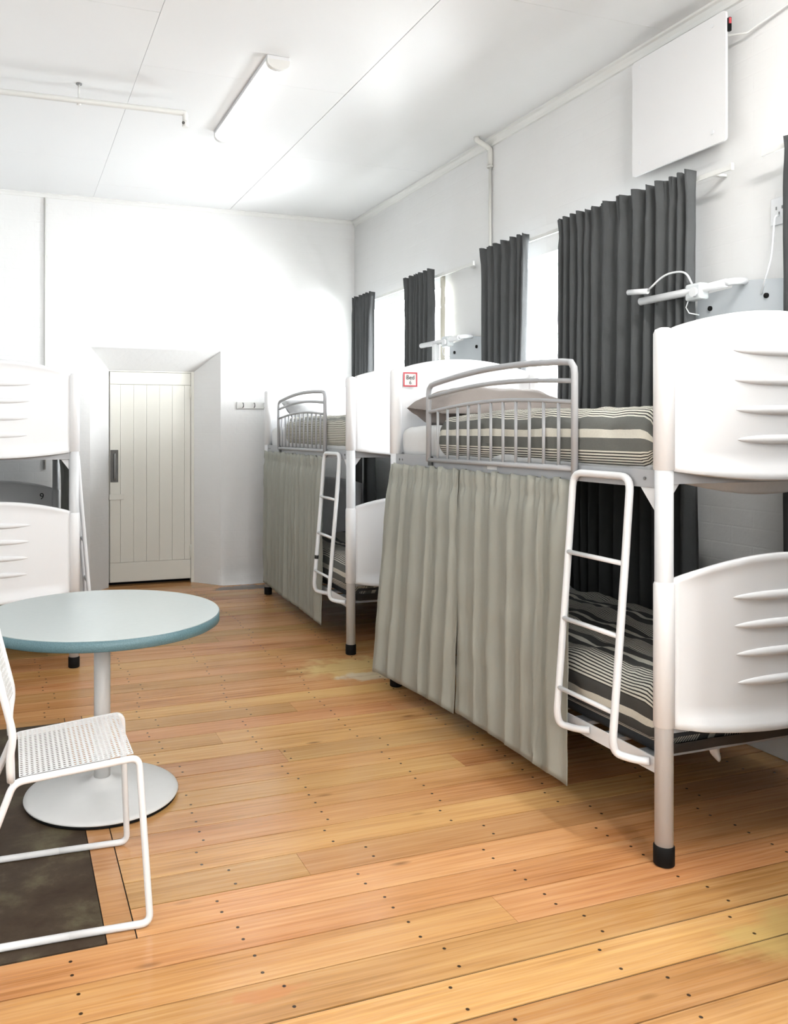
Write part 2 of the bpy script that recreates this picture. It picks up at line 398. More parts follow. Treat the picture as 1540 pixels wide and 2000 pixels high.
# ceiling: slab with separate sheets below it
ceil = tag(box(XL-WT, XR+WT, YF-WT, YB+WT, H+.012, H+.2).build('ceiling', M['void'], fix=False), kind='structure')
seamx = [XL, -.535, .697, 1.93, XR]
cross = [[.2, 2.6, 5.0], [-.7, 1.7, 4.1, 6.5], [-2.5, -.1, 2.32, 4.722, 7.13], [-1.4, 1.0, 3.418, 5.942]]
for i in range(4):
    ys = [YF]+cross[i]+[YB]
    gl = .0008 if i < 3 else .002; gr = .0008 if i < 2 else .002
    for a, b in zip(ys[:-1], ys[1:]):
        box(seamx[i]+gl, seamx[i+1]-gr, a+.0008, b-.0008, H, H+.011).build('ceiling_sheet', M['ceiling'], ceil, fix=False)
# cornice mouldings
def cornice(name, p):
    return tag(p.build(name, M['trim']), kind='structure')
prof = [(0, 0), (-.045, 0), (-.045, -.012), (-.032, -.018), (-.018, -.036), (-.012, -.052), (0, -.056)]
cornice('trim_1', MB().prism([(XR+x, H+z) for x, z in prof], 'y', YF, YB-.03))
prof2 = [(YB+x*.8, H+z*.6) for x, z in prof]
cornice('trim_2', MB().prism(prof2, 'x', XL, XR-.02))

# floor boards
BW = .151
floor = tag(box(XL-WT, XR+WT, YF-WT, YB+WT, -.12, -.004).build('floor', M['void'], fix=False), kind='structure')
HX0, HX1, HY0, HY1 = XL, .258, 2.413, 4.30
k0 = math.floor((YF-2.864)/BW); y = 2.864+k0*BW
joint = {3.468: 2.6, 3.619: 1.16}
while y < DY+.1:
    ya, yb = y+.0023, y+BW-.0023
    gap = random.random()
    if gap < .25: yb -= .0015
    x0, x1 = XL, XR
    if y+BW*.5 > HY0 and y+BW*.5 < HY1+.07: x0 = HX1+.087
    if y > YB-.02: x0, x1 = OX0+.0, OX1
    cuts = [x0]
    if x1-x0 > 2 and random.random() < .35: cuts.append(random.choice([.9, 1.4, 1.85, 2.3])+random.uniform(-.05, .05))
    if 3.4 < y < 3.5: cuts = [x0, 1.15]
    cuts.append(x1)
    for a, b in zip(cuts[:-1], cuts[1:]):
        yb2 = min(yb, DY+.12)
        cxm, cym = (a+b)/2, (ya+yb2)/2
        o = box(a-cxm+.0006, b-cxm-.0006, ya-cym, yb2-cym, -.02, random.uniform(-.0008, 0)).build('plank', M['wood'], floor, fix=False)
        o.location = (cxm, cym, 0)
    y += BW
# timber border of the hearth
o = box(-.040, .040, -(HY1+.07-HY0)/2, (HY1+.07-HY0)/2, -.02, 0.0).build('plank', M['wood'], floor, fix=False); o.location = (HX1+.0435, (HY0+HY1+.07)/2, 0)
o = box(-(HX1-XL)/2, (HX1-XL)/2, -.034, .034, -.02, 0.0).build('plank', M['wood'], floor, fix=False); o.location = ((HX1+XL)/2, HY1+.037, 0)
h = box(HX0, HX1, HY0+.002, HY1, -.02, .0005).build('hearth_slab', M['slate'], None, fix=False)
tag(h, 'dark worn slate hearth slab set flush in the floor under the white chair', 'hearth')

# windows
def window(name, plane, a, b, z0, z1, pos):
    """plane 'x': window in a wall of constant x at pos; else constant y"""
    def bx(mb, u0, u1, d0, d1, zz0, zz1):
        return mb.box(pos+d0, pos+d1, u0, u1, zz0, zz1) if plane == 'x' else mb.box(u0, u1, pos+d0, pos+d1, zz0, zz1)
    fr = MB(); w = .06
    bx(fr, a, a+w, -.03, .03, z0, z1); bx(fr, b-w, b, -.03, .03, z0, z1); bx(fr, a+w, b-w, -.03, .03, z0, z0+w); bx(fr, a+w, b-w, -.03, .03, z1-w, z1)
    root = tag(fr.build(name, M['trim'], fix=False), kind='structure')
    cm, zm = (a+b)/2, (z0+z1)/2
    bx(MB(), cm-.018, cm+.018, -.02, .02, z0+w, z1-w).build('mullion', M['trim'], root, fix=False)
    bx(MB(), a+w, b-w, -.022, .022, zm-.02, zm+.02).build('sash_bar', M['trim'], root, fix=False)
    for (u0, u1) in ((a+w, cm-.018), (cm+.018, b-w)):
        for (q0, q1) in ((z0+w, zm-.02), (zm+.02, z1-w)):
            bx(MB(), u0, u1, -.003, .003, q0, q1).build('pane', M['glass'], root, fix=False)
    sm = MB(); bx(sm, a, b, -.28 if plane == 'x' else .03, -.03 if plane == 'x' else .30, z0, z0+.012); sm.build('sill', M['trim'], root, fix=False)
for i, (a, b) in enumerate(WIN_R): window('window_%d' % (i+1), 'x', a, b, WZ0, WZ1, XR+.30)
for i, (a, b) in enumerate(ADDED_WIN_F): window('window_%d' % (i+5), 'y', a, b, FZ0, FZ1, YF-.32)  # added unseen windows in front of the front light

# door
droot = tag(box(DX0, DX1, DY+.05, DY+.07, .045, DZ-.004).build('door_1', M['cream_door'], fix=False), kind='structure')
db = [(DX0+.012, .965), (.965, 1.085), (1.085, 1.205), (1.205, 1.325), (1.325, 1.445), (1.445, 1.56), (1.56, DX1-.03)]
for (a, b) in db:
    box(a+.0004, b-.0004, DY+.012, DY+.05, .22, DZ-.13).build('plank', M['cream_door'], droot, bevel=.003, fix=False)
box(DX0+.012, DX1-.03, DY+.010, DY+.05, .040, .2185).build('bottom_rail', M['cream_door'], droot, bevel=.003, fix=False)
box(DX0+.012, DX1-.03, DY+.010, DY+.05, DZ-.1285, DZ-.014).build('top_rail', M['cream_door'], droot, bevel=.003, fix=False)
box(DX1-.028, DX1, DY+.002, DY+.06, 0, DZ-.001).build('door_frame', M['cream_door'], droot, fix=False)
box(DX0, DX1-.029, DY+.002, DY+.06, DZ-.012, DZ-.001).build('door_frame', M['cream_door'], droot, fix=False)
hd = box(.875, .945, DY+.006, DY+.012, .962, 1.258).build('push_plate', M['dark_metal'], droot, bevel=.002)
MB().tube(fillet([(.910, DY+.006, .99), (.910, DY-.035, .99), (.910, DY-.035, 1.22), (.910, DY+.006, 1.22)], .02), .009).build('pull_handle', M['bolt'], hd)
lk = box(.864, .995, DY+.003, DY+.011, .80, .852).build('lock_rail', M['cream_door'], droot, bevel=.002)
box(.864, .990, DY+.004, DY+.0125, .846, .850).build('lock_slot', M['dark_metal'], lk)
for z in (1.79, .30):
    hg = box(1.607, 1.632, DY+.005, DY+.011, z-.05, z+.05).build('hinge', M['cream_door'], droot, bevel=.002)
    MB().tube([(1.621, DY+.002, z-.06), (1.621, DY+.002, z+.06)], .006, 8).build('hinge_pin', M['cream_door'], hg)

# ------------------------------------------------------------------ bunk beds
BL, BWID = 2.055, .92
def arch(t): return math.sin(PI*max(0, min(1, t)))
def end_panel(root, mir, ysgn, ypos, zb, zt, zribs):
    """ysgn: outward direction along y"""
    R = .034
    def surf(u, v):
        x = .022+u*(BWID-.044)
        a = arch(u)
        b0 = zb-.034*a**.9; t0 = zt+.070*a**.85
        z = b0+v*(t0-b0)
        dz0 = z-b0; dz1 = t0-z
        out = .014+.030*a**.8
        out += .028*max(0, 1-dz0/.06)*min(1, a*3) + .012*max(0, 1-dz1/.035)*min(1, a*3)
        return (x, ypos+ysgn*out, z)
    mb = MB(); mb.grid(surf, 40, 26)
    p = mb.build('end_panel', M['plastic'], root, solid=.014, mirror=mir)
    for x in (0, BWID):
        s = MB(); prof = [(R-.008, zb+.002), (R, zb+.006), (R, zt-.02), (R-.006, zt-.006), (R-.02, zt)]
        s.lathe(prof, (x, ypos), 20); s.build('post_sleeve', M['plastic'], p, mirror=mir)
    for i, z in enumerate(zribs):
        hl = .215-.007*i; r = MB()
        cy = ypos+ysgn*.050
        def rib(u, v, hl=hl, z=z, cy=cy):
            t = -1+2*v; rr = max(0, 1-abs(t)**2.4)**.7
            a = 2*PI*u
            x = BWID/2+t*hl
            yy = ypos+ysgn*(.014+.030*arch((x-.022)/(BWID-.044))**.8+.006)
            return (x, yy+ysgn*.013*rr*math.cos(a), z+.017*rr*math.sin(a))
        r.grid(rib, 12, 20, closed_u=True); r.build('rib', M['plastic'], p, mirror=mir)
    return p

def bunk(loc, mir, label, guard=True, tape=False, card=None, number=None):
    root = empty('bunk_bed', loc, ROT.get(loc, 0)); tag(root, label, 'bunk bed', 'white metal bunk beds along the room')
    for y in (0, BL):
        for x in (0, BWID):
            p = MB().tube([(x, y, .045), (x, y, 1.70)], .030, 20).build('post', M['post_metal'], root, mirror=mir)
            MB().lathe([(.030, 0), (.034, .004), (.034, .062), (.031, .066)], (x, y), 20).build('rubber_foot', M['rubber'], p, mirror=mir)
    low = [.879-.0967*i for i in range(4)]; up = [1.718-.1013*i for i in range(4)]
    for y, sg in ((0, -1), (BL, 1)):
        end_panel(root, mir, sg, y, .455, .952, low)
        e = end_panel(root, mir, sg, y, 1.309, 1.788, up)
        box(.02, BWID-.02, y-.012, y+.012, 1.266, 1.318).build('crossbar', M['grey_metal'], root, mirror=mir)
        box(.02, BWID-.02, y-.012, y+.012, .436, .49).build('crossbar', M['grey_metal'], root, mirror=mir)
    for x, d in ((0, 1), (BWID, -1)):
        for (z0, z1) in ((1.252, 1.312), (.294, .346)):
            m2 = MB()
            xa, xb = sorted((x-d*.012, x-d*.006)); m2.box(xa, xb, .028, BL-.028, z0, z1)
            xa, xb = sorted((x-d*.006, x+d*.03)); m2.box(xa, xb, .028, BL-.028, z0, z0+.006)
            rl = m2.build('side_rail', M['grey_metal'] if z0 > 1 else M['white_metal'], root, mirror=mir)
            if x == 0:
                for yb in (.075, BL-.075, BL-.11):
                    zc = (z0+z1)/2
                    MB().tube([(-.0155, yb, zc), (-.012, yb, zc)], .006, 8).build('bolt', M['bolt'], rl, mirror=mir)
            m3 = MB()
            # triangular gussets in the corners under the upper rail
            if z0 > 1:
                for ya, yb in ((.028, .10), (BL-.028, BL-.10)):
                    xs = x-d*.008
                    g = MB().prism([(ya, z0-.001), (yb, z0-.001), (ya, z0-.085)], 'x', xs, xs+.004)
                    g.build('gusset', M['white_metal'], root, mirror=mir)
    for z in (1.262, .303):
        for i in range(11):
            y = .14+i*(BL-.28)/10
            box(.03, BWID-.03, y-.035, y+.035, z, z+.014).build('slat', M['grey_metal'], root, mirror=mir)
    for yb, sg in ((0.012, 1),):
        g = MB().prism([(.03, 1.264), (.075, 1.264), (.03, 1.205)], 'y', yb, yb+.004); g.build('gusset', M['white_metal'], root, mirror=mir)
    if guard:
        gx = -.028
        y0, y1 = .432, 1.610     # right (near) and left (far) uprights
        bow = lambda y: .030*math.sin(PI*(y-y0)/(y1-y0))
        def bar(za, zb, r, n=16): return [(gx, y0+(y1-y0)*k/n, za+(zb-za)*k/n+bow(y0+(y1-y0)*k/n)) for k in range(n+1)]
        top = bar(1.708, 1.672, 0)
        pts = [(gx, y0, 1.252), (gx, y0, 1.66)]+[(gx, y0+.004, 1.685), (gx, y0+.022, 1.706)]+[q for q in top if y0+.05 < q[1] < y1-.05]+[(gx, y1-.03, 1.673), (gx, y1-.006, 1.655), (gx, y1, 1.63), (gx, y1, 1.285)]
        g = MB().tube(pts, .0135, 12).build('guard_rail', M['grey_metal'], root, mirror=mir)
        MB().tube(bar(1.634, 1.612, 0), .010, 10).build('bar', M['grey_metal'], g, mirror=mir)
        b3 = bar(1.553, 1.536, 0)
        MB().tube(b3, .009, 10).build('bar', M['grey_metal'], g, mirror=mir)
        MB().tube([(gx, y0, 1.300), (gx, y1+.01, 1.292)], .0115, 10).build('bar', M['grey_metal'], g, mirror=mir)
        box(gx+.006, -.012, y1-.02, y1+.02, 1.262, 1.308).build('clamp', M['dark_metal'], g, mirror=mir)
        for k in range(11):
            y = y0+(k+1)*(y1-y0)/12
            MB().tube([(gx, y, 1.296), (gx, y, 1.553-(.017)*(k+1)/12+bow(y))], .0068, 8).build('spindle', M['grey_metal'], g, mirror=mir)
    # ladder: bows out towards the floor and hooks back to the lower rail
    ya, yb = .125, .435
    def side(y): return [(-.030, y, 1.285), (-.052, y, 1.0), (-.105, y, .38), (-.095, y-.0, .335), (-.03, y-.0, .325), (-.014, y, .325)]
    pa, pb = side(ya), side(yb)
    # lower hooks sweep sideways as in the photograph
    pa[-2:] = [(-.05, ya-.045, .325), (-.016, ya-.075, .326)]; pb[-2:] = [(-.05, yb-.045, .325), (-.016, yb-.075, .326)]
    pts = fillet([*pa[::-1], *pb], .05, 6)
    lad = MB().tube(pts, .0135, 12).build('ladder', M['white_metal'], root, mirror=mir)
    for z in (.985, .735, .475):
        x = -.030-(1.285-z)/(1.285-.38)*.075 - .003
        MB().tube([(x, ya+.006, z), (x, yb-.006, z)], .009, 10).build('rung', M['white_metal'], lad, mirror=mir)
    if tape:
        MB().tube([(-.0895, yb, .555), (-.0875, yb, .58)], .0145, 12).build('tape_band', M['black'], lad, mirror=mir)
    if card:
        box(-.0135, -.012, .995, 1.075, 1.268, 1.288).build('maker_plate', M['paper'], root)
        yy = BL+.004
        c = box(.042, .130, yy-.012, yy-.008, 1.690, 1.772).build('bed_card', M['paper'], root)
        bd = MB(); t = .008
        for q in ((.042, .130, 1.690, 1.690+t), (.042, .130, 1.772-t, 1.772), (.042, .042+t, 1.690+t, 1.772-t), (.130-t, .130, 1.690+t, 1.772-t)):
            bd.box(q[0], q[1], yy-.0135, yy-.012, q[2], q[3])
        bd.build('card_border', M['red'], c)
        for txt, z, s in card:
            text(txt, (.086, yy-.0136, z), (PI/2, 0, 0), s, c, 'lettering')
    if number:
        text(number, (-.115, BL-.012+.018, .885), (PI/2, 0, 0), .075, root, 'number_sticker')
    return root

ROT = {}
def text(body, loc, rot, size, parent, name):
    cu = bpy.data.curves.new('t', 'FONT'); cu.body = body; cu.size = size; cu.align_x = 'CENTER'; cu.align_y = 'CENTER'; cu.extrude = .0004
    t = bpy.data.objects.new('t', cu); COL.objects.link(t); dg = bpy.context.evaluated_depsgraph_get(); dg.update()
    me = bpy.data.meshes.new_from_object(t.evaluated_get(dg)); bpy.data.objects.remove(t)
    o = bpy.data.objects.new(name, me); COL.objects.link(o); me.materials.clear(); me.materials.append(M['black'])
    o.location = loc; o.rotation_euler = rot; o.parent = parent
    return o

A0, B0, C0 = (2.058, 2.232, 0), (2.075, 4.990, 0), (.372, 5.285, 0)
bunk(A0, False, 'nearest white bunk bed with brown pillow, guard rail and ladder, cut by the right edge', card=[('Bed', 1.742, .034), ('6', 1.713, .030)])
ROT[B0] = -math.radians(1.9)
bunk(B0, False, 'farther window-side bunk bed, a black tape band on its ladder', tape=True)
bunk(C0, True, 'bunk bed at the left edge behind the round table, white louvred end panels', guard=True, number='9')

# unseen bunk added to the row, keeps light from under the nearest bed
D0 = (2.06, -.525, 0)
bunk(D0, False, 'added bunk bed of the window row, unseen beyond the right edge')

# ------------------------------------------------------------------ bedding
def soft_block(x0, x1, y0, y1, z0, z1, r, puff, seed, wr=.006, nu=72, nv=56):
    """a puffy slab whose cross-section wraps round: uv.x is the arc length across, for stripes"""
    w, hh = x1-x0, z1-z0; cx, cz = (x0+x1)/2, (z0+z1)/2
    # cross-section polygon (closed rounded rect), starting at the bottom middle, running to -x side (front), up, over the top, down
    pts = []
    def arc(ax, az, a0, a1):
        for k in range(7):
            a = a0+(a1-a0)*k/6; pts.append((ax+r*math.cos(a), az+r*math.sin(a)))
    arc(-w/2+r, -hh/2+r, -PI/2, -PI); arc(-w/2+r, hh/2-r, PI, PI/2); arc(w/2-r, hh/2-r, PI/2, 0); arc(w/2-r, -hh/2+r, 0, -PI/2)
    pts.append(pts[0])
    L = [0]
    for p, q in zip(pts[:-1], pts[1:]): L.append(L[-1]+math.hypot(q[0]-p[0], q[1]-p[1]))
    T = L[-1]
    def at(s):
        s *= T
        for i in range(len(L)-1):
            if s <= L[i+1]+1e-9:
                t = (s-L[i])/max(1e-9, L[i+1]-L[i]); return (pts[i][0]+(pts[i+1][0]-pts[i][0])*t, pts[i][1]+(pts[i+1][1]-pts[i][1])*t)
        return pts[-1]
    def fn(u, v):
        px, pz = at(u)
        # ends round off
        e = .06; yy = y0+v*(y1-y0); d = min(yy-y0, y1-yy); k = 1.0
        if d < e: k = math.sqrt(max(0, 1-(1-d/e)**2))
        k2 = .12+.88*k
        top = 1 if pz > 0 else .25
        bulge = 1+puff*math.sin(PI*v)**.5
        x = cx+px*(.93+.07*k)*(1+puff*.12); z = cz-hh*.12*(1-k)+pz*k2*(bulge if pz > 0 else 1)
        n = fbm(x+seed, yy*1.0, z, 5.5)+.6*fbm(x+seed, yy, z, 14)
        nx = px/(w/2); nz = pz/(hh/2)
        if pz > -hh*.4:
            x += wr*n*nx*1.0; z += wr*n*1.4*max(0, nz)
        return (x, yy+wr*.8*fbm(x+seed*2, z*2, yy, 8), z)
    vs_ = lambda v: v
    mb = MB(); mb.grid(fn, nu, nv, uvfn=lambda u, v: (u*T, v), closed_u=False)
    return mb
def slab(name, mat, root0, x0, x1, y0, y1, z0, z1, r, puff, seed, label, cat, group, mir=False, wr=.006, uvflip=False):
    mb = soft_block(x0, x1, y0, y1, z0, z1, r, puff, seed, wr)
    o = mb.build(name, mat, None, mirror=mir)
    o.location = root0; o.rotation_euler.z = ROT.get(root0, 0)
    return tag(o, label, cat, group)
def pillow(root0, c, size, rot, mat, label, mir=False):
    sx, sy, sz = size; mb = MB()
    def fn(sgn):
        def f(u, v):
            a, b = 2*u-1, 2*v-1
            px = a*(1-.07*(1-b*b)) if True else a; py = b*(1-.07*(1-a*a))
            hgt = (max(0, 1-abs(a)**3.6)**.5)*(max(0, 1-abs(b)**3.2)**.55)
            return (px*sx/2, py*sy/2, sgn*hgt*sz/2*(1+.25*fbm(a, b, sgn, 2.5))+.004*fbm(a*4, b*4, 0, 2))
        return f
    mb.grid(fn(1), 30, 24); mb.grid(fn(-1), 30, 24)
    mt = Matrix.LocRotScale(Vector(c), __import__('mathutils').Euler(rot), None)
    mb.v = [tuple(mt @ Vector(p)) for p in mb.v]
    o = mb.build('pillow', mat, None, mirror=mir); o.location = root0; o.rotation_euler.z = ROT.get(root0, 0)
    md = o.modifiers.new('weld', 'WELD'); md.merge_threshold = .0006
    return tag(o, label, 'pillow', 'pillows on the bunks')
G1, G2 = 'striped duvets on the bunks', 'mattresses on the bunks'
# bed A
slab('mattress', M['sheet'], A0, .012, .90, .045, BL-.035, 1.278, 1.465, .045, .03, 3, 'white sheeted mattress on the upper bunk of the nearest bed', 'mattress', G2)
slab('duvet', M['duvet'], A0, -.004, .905, .042, 1.56, 1.300, 1.520, .075, .12, 11, 'grey and cream striped duvet on the upper bunk of the nearest bed', 'duvet', G1, wr=.012)
pillow(A0, (.455, 1.76, 1.550), (.86, .48, .235), (math.radians(5), 0, math.radians(-3)), M['pillow'], 'taupe brown pillow on the nearest upper bunk behind the guard rail')
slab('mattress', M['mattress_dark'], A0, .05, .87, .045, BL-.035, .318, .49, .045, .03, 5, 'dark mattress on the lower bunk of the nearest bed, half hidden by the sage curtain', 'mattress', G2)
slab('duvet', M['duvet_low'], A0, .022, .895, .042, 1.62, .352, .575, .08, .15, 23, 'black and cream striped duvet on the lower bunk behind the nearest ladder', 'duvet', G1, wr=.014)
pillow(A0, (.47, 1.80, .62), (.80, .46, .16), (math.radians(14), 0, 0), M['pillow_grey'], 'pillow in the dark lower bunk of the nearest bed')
# bed B
slab('mattress', M['sheet'], B0, .012, .90, .045, BL-.035, 1.278, 1.465, .045, .03, 4, 'white sheeted mattress on the upper bunk of the farther window-side bed', 'mattress', G2)
slab('duvet', M['duvet_fine'], B0, -.004, .905, .042, 1.50, 1.315, 1.535, .07, .12, 31, 'cream duvet with fine stripes on the upper bunk of the farther bed', 'duvet', G1, wr=.010)
pillow(B0, (.45, 1.74, 1.575), (.74, .48, .17), (math.radians(28), 0, math.radians(4)), M['pillow_grey'], 'soft grey pillow on the upper bunk of the farther bed')
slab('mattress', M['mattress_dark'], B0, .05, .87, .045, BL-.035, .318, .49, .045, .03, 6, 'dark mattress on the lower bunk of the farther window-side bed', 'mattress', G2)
slab('duvet', M['duvet'], B0, .022, .895, .042, 1.62, .352, .575, .08, .15, 43, 'grey and cream striped duvet on the lower bunk of the farther bed', 'duvet', G1, wr=.014)
# bed C
slab('mattress', M['sheet'], C0, .012, .90, .045, BL-.035, 1.278, 1.465, .045, .03, 8, 'mattress on the upper bunk of the left bed, behind its white end panel', 'mattress', G2, mir=True)
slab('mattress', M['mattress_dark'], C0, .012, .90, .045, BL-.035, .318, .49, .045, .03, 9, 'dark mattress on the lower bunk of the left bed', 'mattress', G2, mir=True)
# bed D
slab('mattress', M['sheet'], D0, .012, .90, .045, BL-.035, 1.278, 1.465, .045, .03, 18, 'mattress on the upper bunk of the added bed beyond the right edge', 'mattress', G2)
slab('mattress', M['mattress_dark'], D0, .012, .90, .045, BL-.035, .318, .49, .045, .03, 19, 'mattress on the lower bunk of the added bed beyond the right edge', 'mattress', G2)
# loose ends of sheet hanging below the near bed's bunks
def flap(label, c, w, hgt, seed):
    mb = MB()
    mb.grid(lambda u, v: (c[0]+(u-.5)*w*(1-.35*v)+.02*v*v, c[1]+.012*math.sin(u*7+seed)*v+.01*v, c[2]-v*hgt*(1-.35*abs(u-.45)*2*v)), 12, 10)
    o = mb.build('sheet_corner', M['sheet'], None, solid=.002); tag(o, label, 'sheet', 'loose sheet ends under the nearest bed')
flap('loose white sheet corner hanging under the lower mattress of the nearest bed', (2.47, 2.42, .325), .075, .115, 1)
mb = MB(); mb.grid(lambda u, v: (2.25+u*.75, 2.30+.04*v, 1.268-(.012+.045*math.sin(PI*u))*v), 24, 6)
o = mb.build('sheet_edge', M['sheet'], None, solid=.002); tag(o, 'white sheet edge sagging below the upper bunk behind the end panel', 'sheet', 'loose sheet ends under the nearest bed')

# ------------------------------------------------------------------ curtains
def drape(name, mat, pos, length_axis, n_fold, a_top, a_bot, y0, y1, ztop, zbot, seed, label, cat, group, header=.07, flare=None, nu=None, mir=False, hem=0., pinch=0., sharp=1.3, lo=.45, fineamp=1.6, crease=0.):
    """hangs in the plane x = pos, from y0 to y1; irregular soft folds"""
    rnd = random.Random(seed)
    ph = [0]; 
    for k in range(n_fold): ph.append(ph[-1]+rnd.uniform(lo, 2-lo))
    tot = ph[-1]; ph = [p/tot for p in ph]
    amps = [rnd.uniform(.55, 1.25) for _ in range(n_fold+1)]
    nu = nu or n_fold*12
    def wave(u):
        for k in range(n_fold):
            if u <= ph[k+1]+1e-9:
                t = (u-ph[k])/(ph[k+1]-ph[k]); c = math.cos(2*PI*t); return ((2*((1-c)/2)**sharp-1)*((1-t)*amps[k]+t*amps[k+1]))
        return 0
    def fn(u, v):
        z = ztop+(zbot-ztop)*v; hd = (ztop-z)
        hgt = ztop-zbot
        k = hd/hgt
        a = a_top+(a_bot-a_top)*min(1, k*1.3)
        w = wave(min(1, max(0, u+.006*math.sin(5*k+seed)+.012*k*fbm(u, k, seed, 4))))
        # gathered heading: finer ripples, pinched at the tape
        hw = math.exp(-((hd-header)/.018)**2)
        fine = math.sin(u*n_fold*2*PI*2.3+seed)*.006*max(0, 1-hd/(header*2.2)) + .004*math.sin(u*n_fold*2*PI*3.7+2*seed)*max(0, 1-hd/(header*2.0))
        x = pos - a*w*(1-.55*hw) - fine*fineamp + .007*hw
        f = flare(u, k) if flare else (0, 0)
        y = y0+u*(y1-y0)+f[1]
        if pinch: y = (y0+y1)/2+(y-(y0+y1)/2)*(1-pinch*math.sin(PI*min(1, k*1.1)))
        dz = .006*w*max(0, 1-hd/.05)+hem*w*max(0, (k-.7)/.3)
        x += .004*fbm(y*2, z, seed, 6)+crease*fbm(y*1.2, z*.35, seed, 9)+crease*.6*fbm(y*.5, z*2.5, seed+3, 5)
        if crease: x += .016*max(0, 1-k*5)**2
        return (x+f[0], y, z+dz)
    mb = MB(); mb.grid(fn, nu, 46)
    o = mb.build(name, mat, None, solid=.0025, mirror=mir, fix=False)
    return tag(o, label, cat, group)
GW = 'charcoal drapes at the windows'
WX = 3.068
def wdrape(y0, y1, n, seed, label, a=.026, zb=.22, pinch=.0):
    return drape('window_curtain', M['blackout'], WX, 'y', n, a*.6, a*1.3, y0, y1, 2.685, zb, seed, label, 'curtain', GW, header=.085, pinch=pinch)
wdrape(7.33, 6.87, 6, 1, 'charcoal curtain nearest the back corner of the room', .03, pinch=.12)
wdrape(6.24, 5.74, 7, 2, 'narrow charcoal curtain beside the far wall-mounted reading lamp', .03, pinch=.05)
wdrape(5.04, 4.51, 7, 3, 'narrow charcoal curtain on the far side of the middle window', .03, pinch=.05)
wdrape(4.19, 3.14, 14, 4, 'wide charcoal curtain above the nearest bunk bed', .034, pinch=.02)
wdrape(2.66, .95, 17, 5, 'charcoal curtain sliver at the right edge of the photo', .03)  # unseen width added to shut out this window's daylight
# cream lining showing beside one drape
mb = MB(); mb.grid(lambda u, v: (3.135+.006*math.sin(u*9), 5.74-u*.07*(1-.2*v), 2.62-v*1.2), 10, 12)
tag(mb.build('curtain_lining', M['lining'], None, solid=.002), 'cream lining strip hanging beside the narrow charcoal curtain', 'lining')
# rods
def rod(y0, y1, z, label):
    r = empty('curtain_rod', (WX+.045, (y0+y1)/2, z)); tag(r, label, 'curtain rod', 'white curtain rods over the windows')
    hl = (y1-y0)/2
    box(-.006, .006, -hl, hl, -.012, .012).build('track', M['trim'], r, bevel=.002)
    for s in (-1, 1):
        box(-.008, .008, s*hl-.004, s*hl+.004, -.014, .018).build('end_stop', M['trim'], r)
    for y in (-hl+.12, 0, hl-.12):
        box(.006, XR-WX-.049, y-.012, y+.012, -.006, .006).build('bracket', M['trim'], r)
rod(5.215, 7.38, 2.628, 'white curtain rod over the window by the back corner')
rod(2.955, 5.08, 2.648, 'white curtain rod over the middle window')
rod(.80, 2.79, 2.658, 'white curtain rod cut by the right edge of the photo')

# sage privacy curtains hung below the upper rails
GS = 'sage privacy curtains on the lower bunks'
def sage(b0, mir, items):
    for (y0, y1, n, seed, fl, zb, label) in items:
        o = drape('privacy_curtain', M['sage'], -.046, 'y', n, .008, .018, y0, y1, 1.258, zb, seed, label, 'curtain', GS, header=.085, flare=fl, mir=mir, hem=.012, sharp=2.4, lo=.22, crease=.006, fineamp=1.3, nu=n*20)
        o.location = b0; o.rotation_euler.z = ROT.get(b0, 0)
def fl_left(u, k): return (-.016*k-.075*k*max(0, u)**1.5, .03*k*u+.035*(1-u)*max(0, (k-.5)/.5)**1.2)
def fl_right(u, k): return (-.022*k*(1-u)**2, -.012*k*u**6)
sage(A0, False, [(1.30, 2.075, 6, 51, fl_left, .092, 'sage privacy curtain panel on the nearest bed, flaring at its far foot'),
                 (.442, 1.335, 7, 52, fl_right, .098, 'sage privacy curtain panel behind the nearest ladder')])
sage(B0, False, [(1.25, 2.04, 6, 53, fl_right, .11, 'sage privacy curtain panel on the farther bed by the back wall'),
                 (.442, 1.28, 8, 54, fl_right, .10, 'sage privacy curtain panel behind the ladder with the tape band')])
sage(D0, False, [(1.25, 2.04, 6, 57, fl_right, .10, 'sage privacy curtain panel at the far half of the bunk beyond the right edge'),
                 (.442, 1.28, 7, 58, fl_right, .10, 'sage privacy curtain panel behind the ladder of the bunk beyond the right edge')])
sage(C0, True, [(1.20, 2.02, 6, 55, None, .10, 'sage privacy curtain panel at the far half of the left bed'),
                (.442, 1.22, 7, 56, None, .10, 'sage privacy curtain panel behind the ladder of the left bed')])

# ------------------------------------------------------------------ round table
t = empty('round_table', (.347, 3.395, 0)); tag(t, 'round cafe table with pale grey-green top and white pedestal foot', 'table')
TR = .462
MB().lathe([(TR-.002, .7235), (TR-.002, .7262), (TR-.004, .727)], n=96, smooth=False).build('table_top', M['table_top'], t)
MB().lathe([(TR-.006, .684), (TR, .688), (TR, .7235)], n=96).build('edge_band', M['edge'], t)
MB().lathe([(.19, .672), (.19, .684)], n=40, smooth=False).build('mounting_plate', M['dark_metal'], t)
MB().lathe([(.032, .05), (.032, .672)], n=28).build('column', M['enamel'], t)
bs = MB().lathe([(.292, .012), (.298, .016), (.296, .021), (.28, .028), (.20, .042), (.11, .053), (.055, .062), (.045, .072), (.034, .080)], n=72).build('foot', M['enamel'], t)
MB().lathe([(.286, 0), (.293, .003), (.293, .012)], n=72).build('worn_rim', M['rubber'], bs)

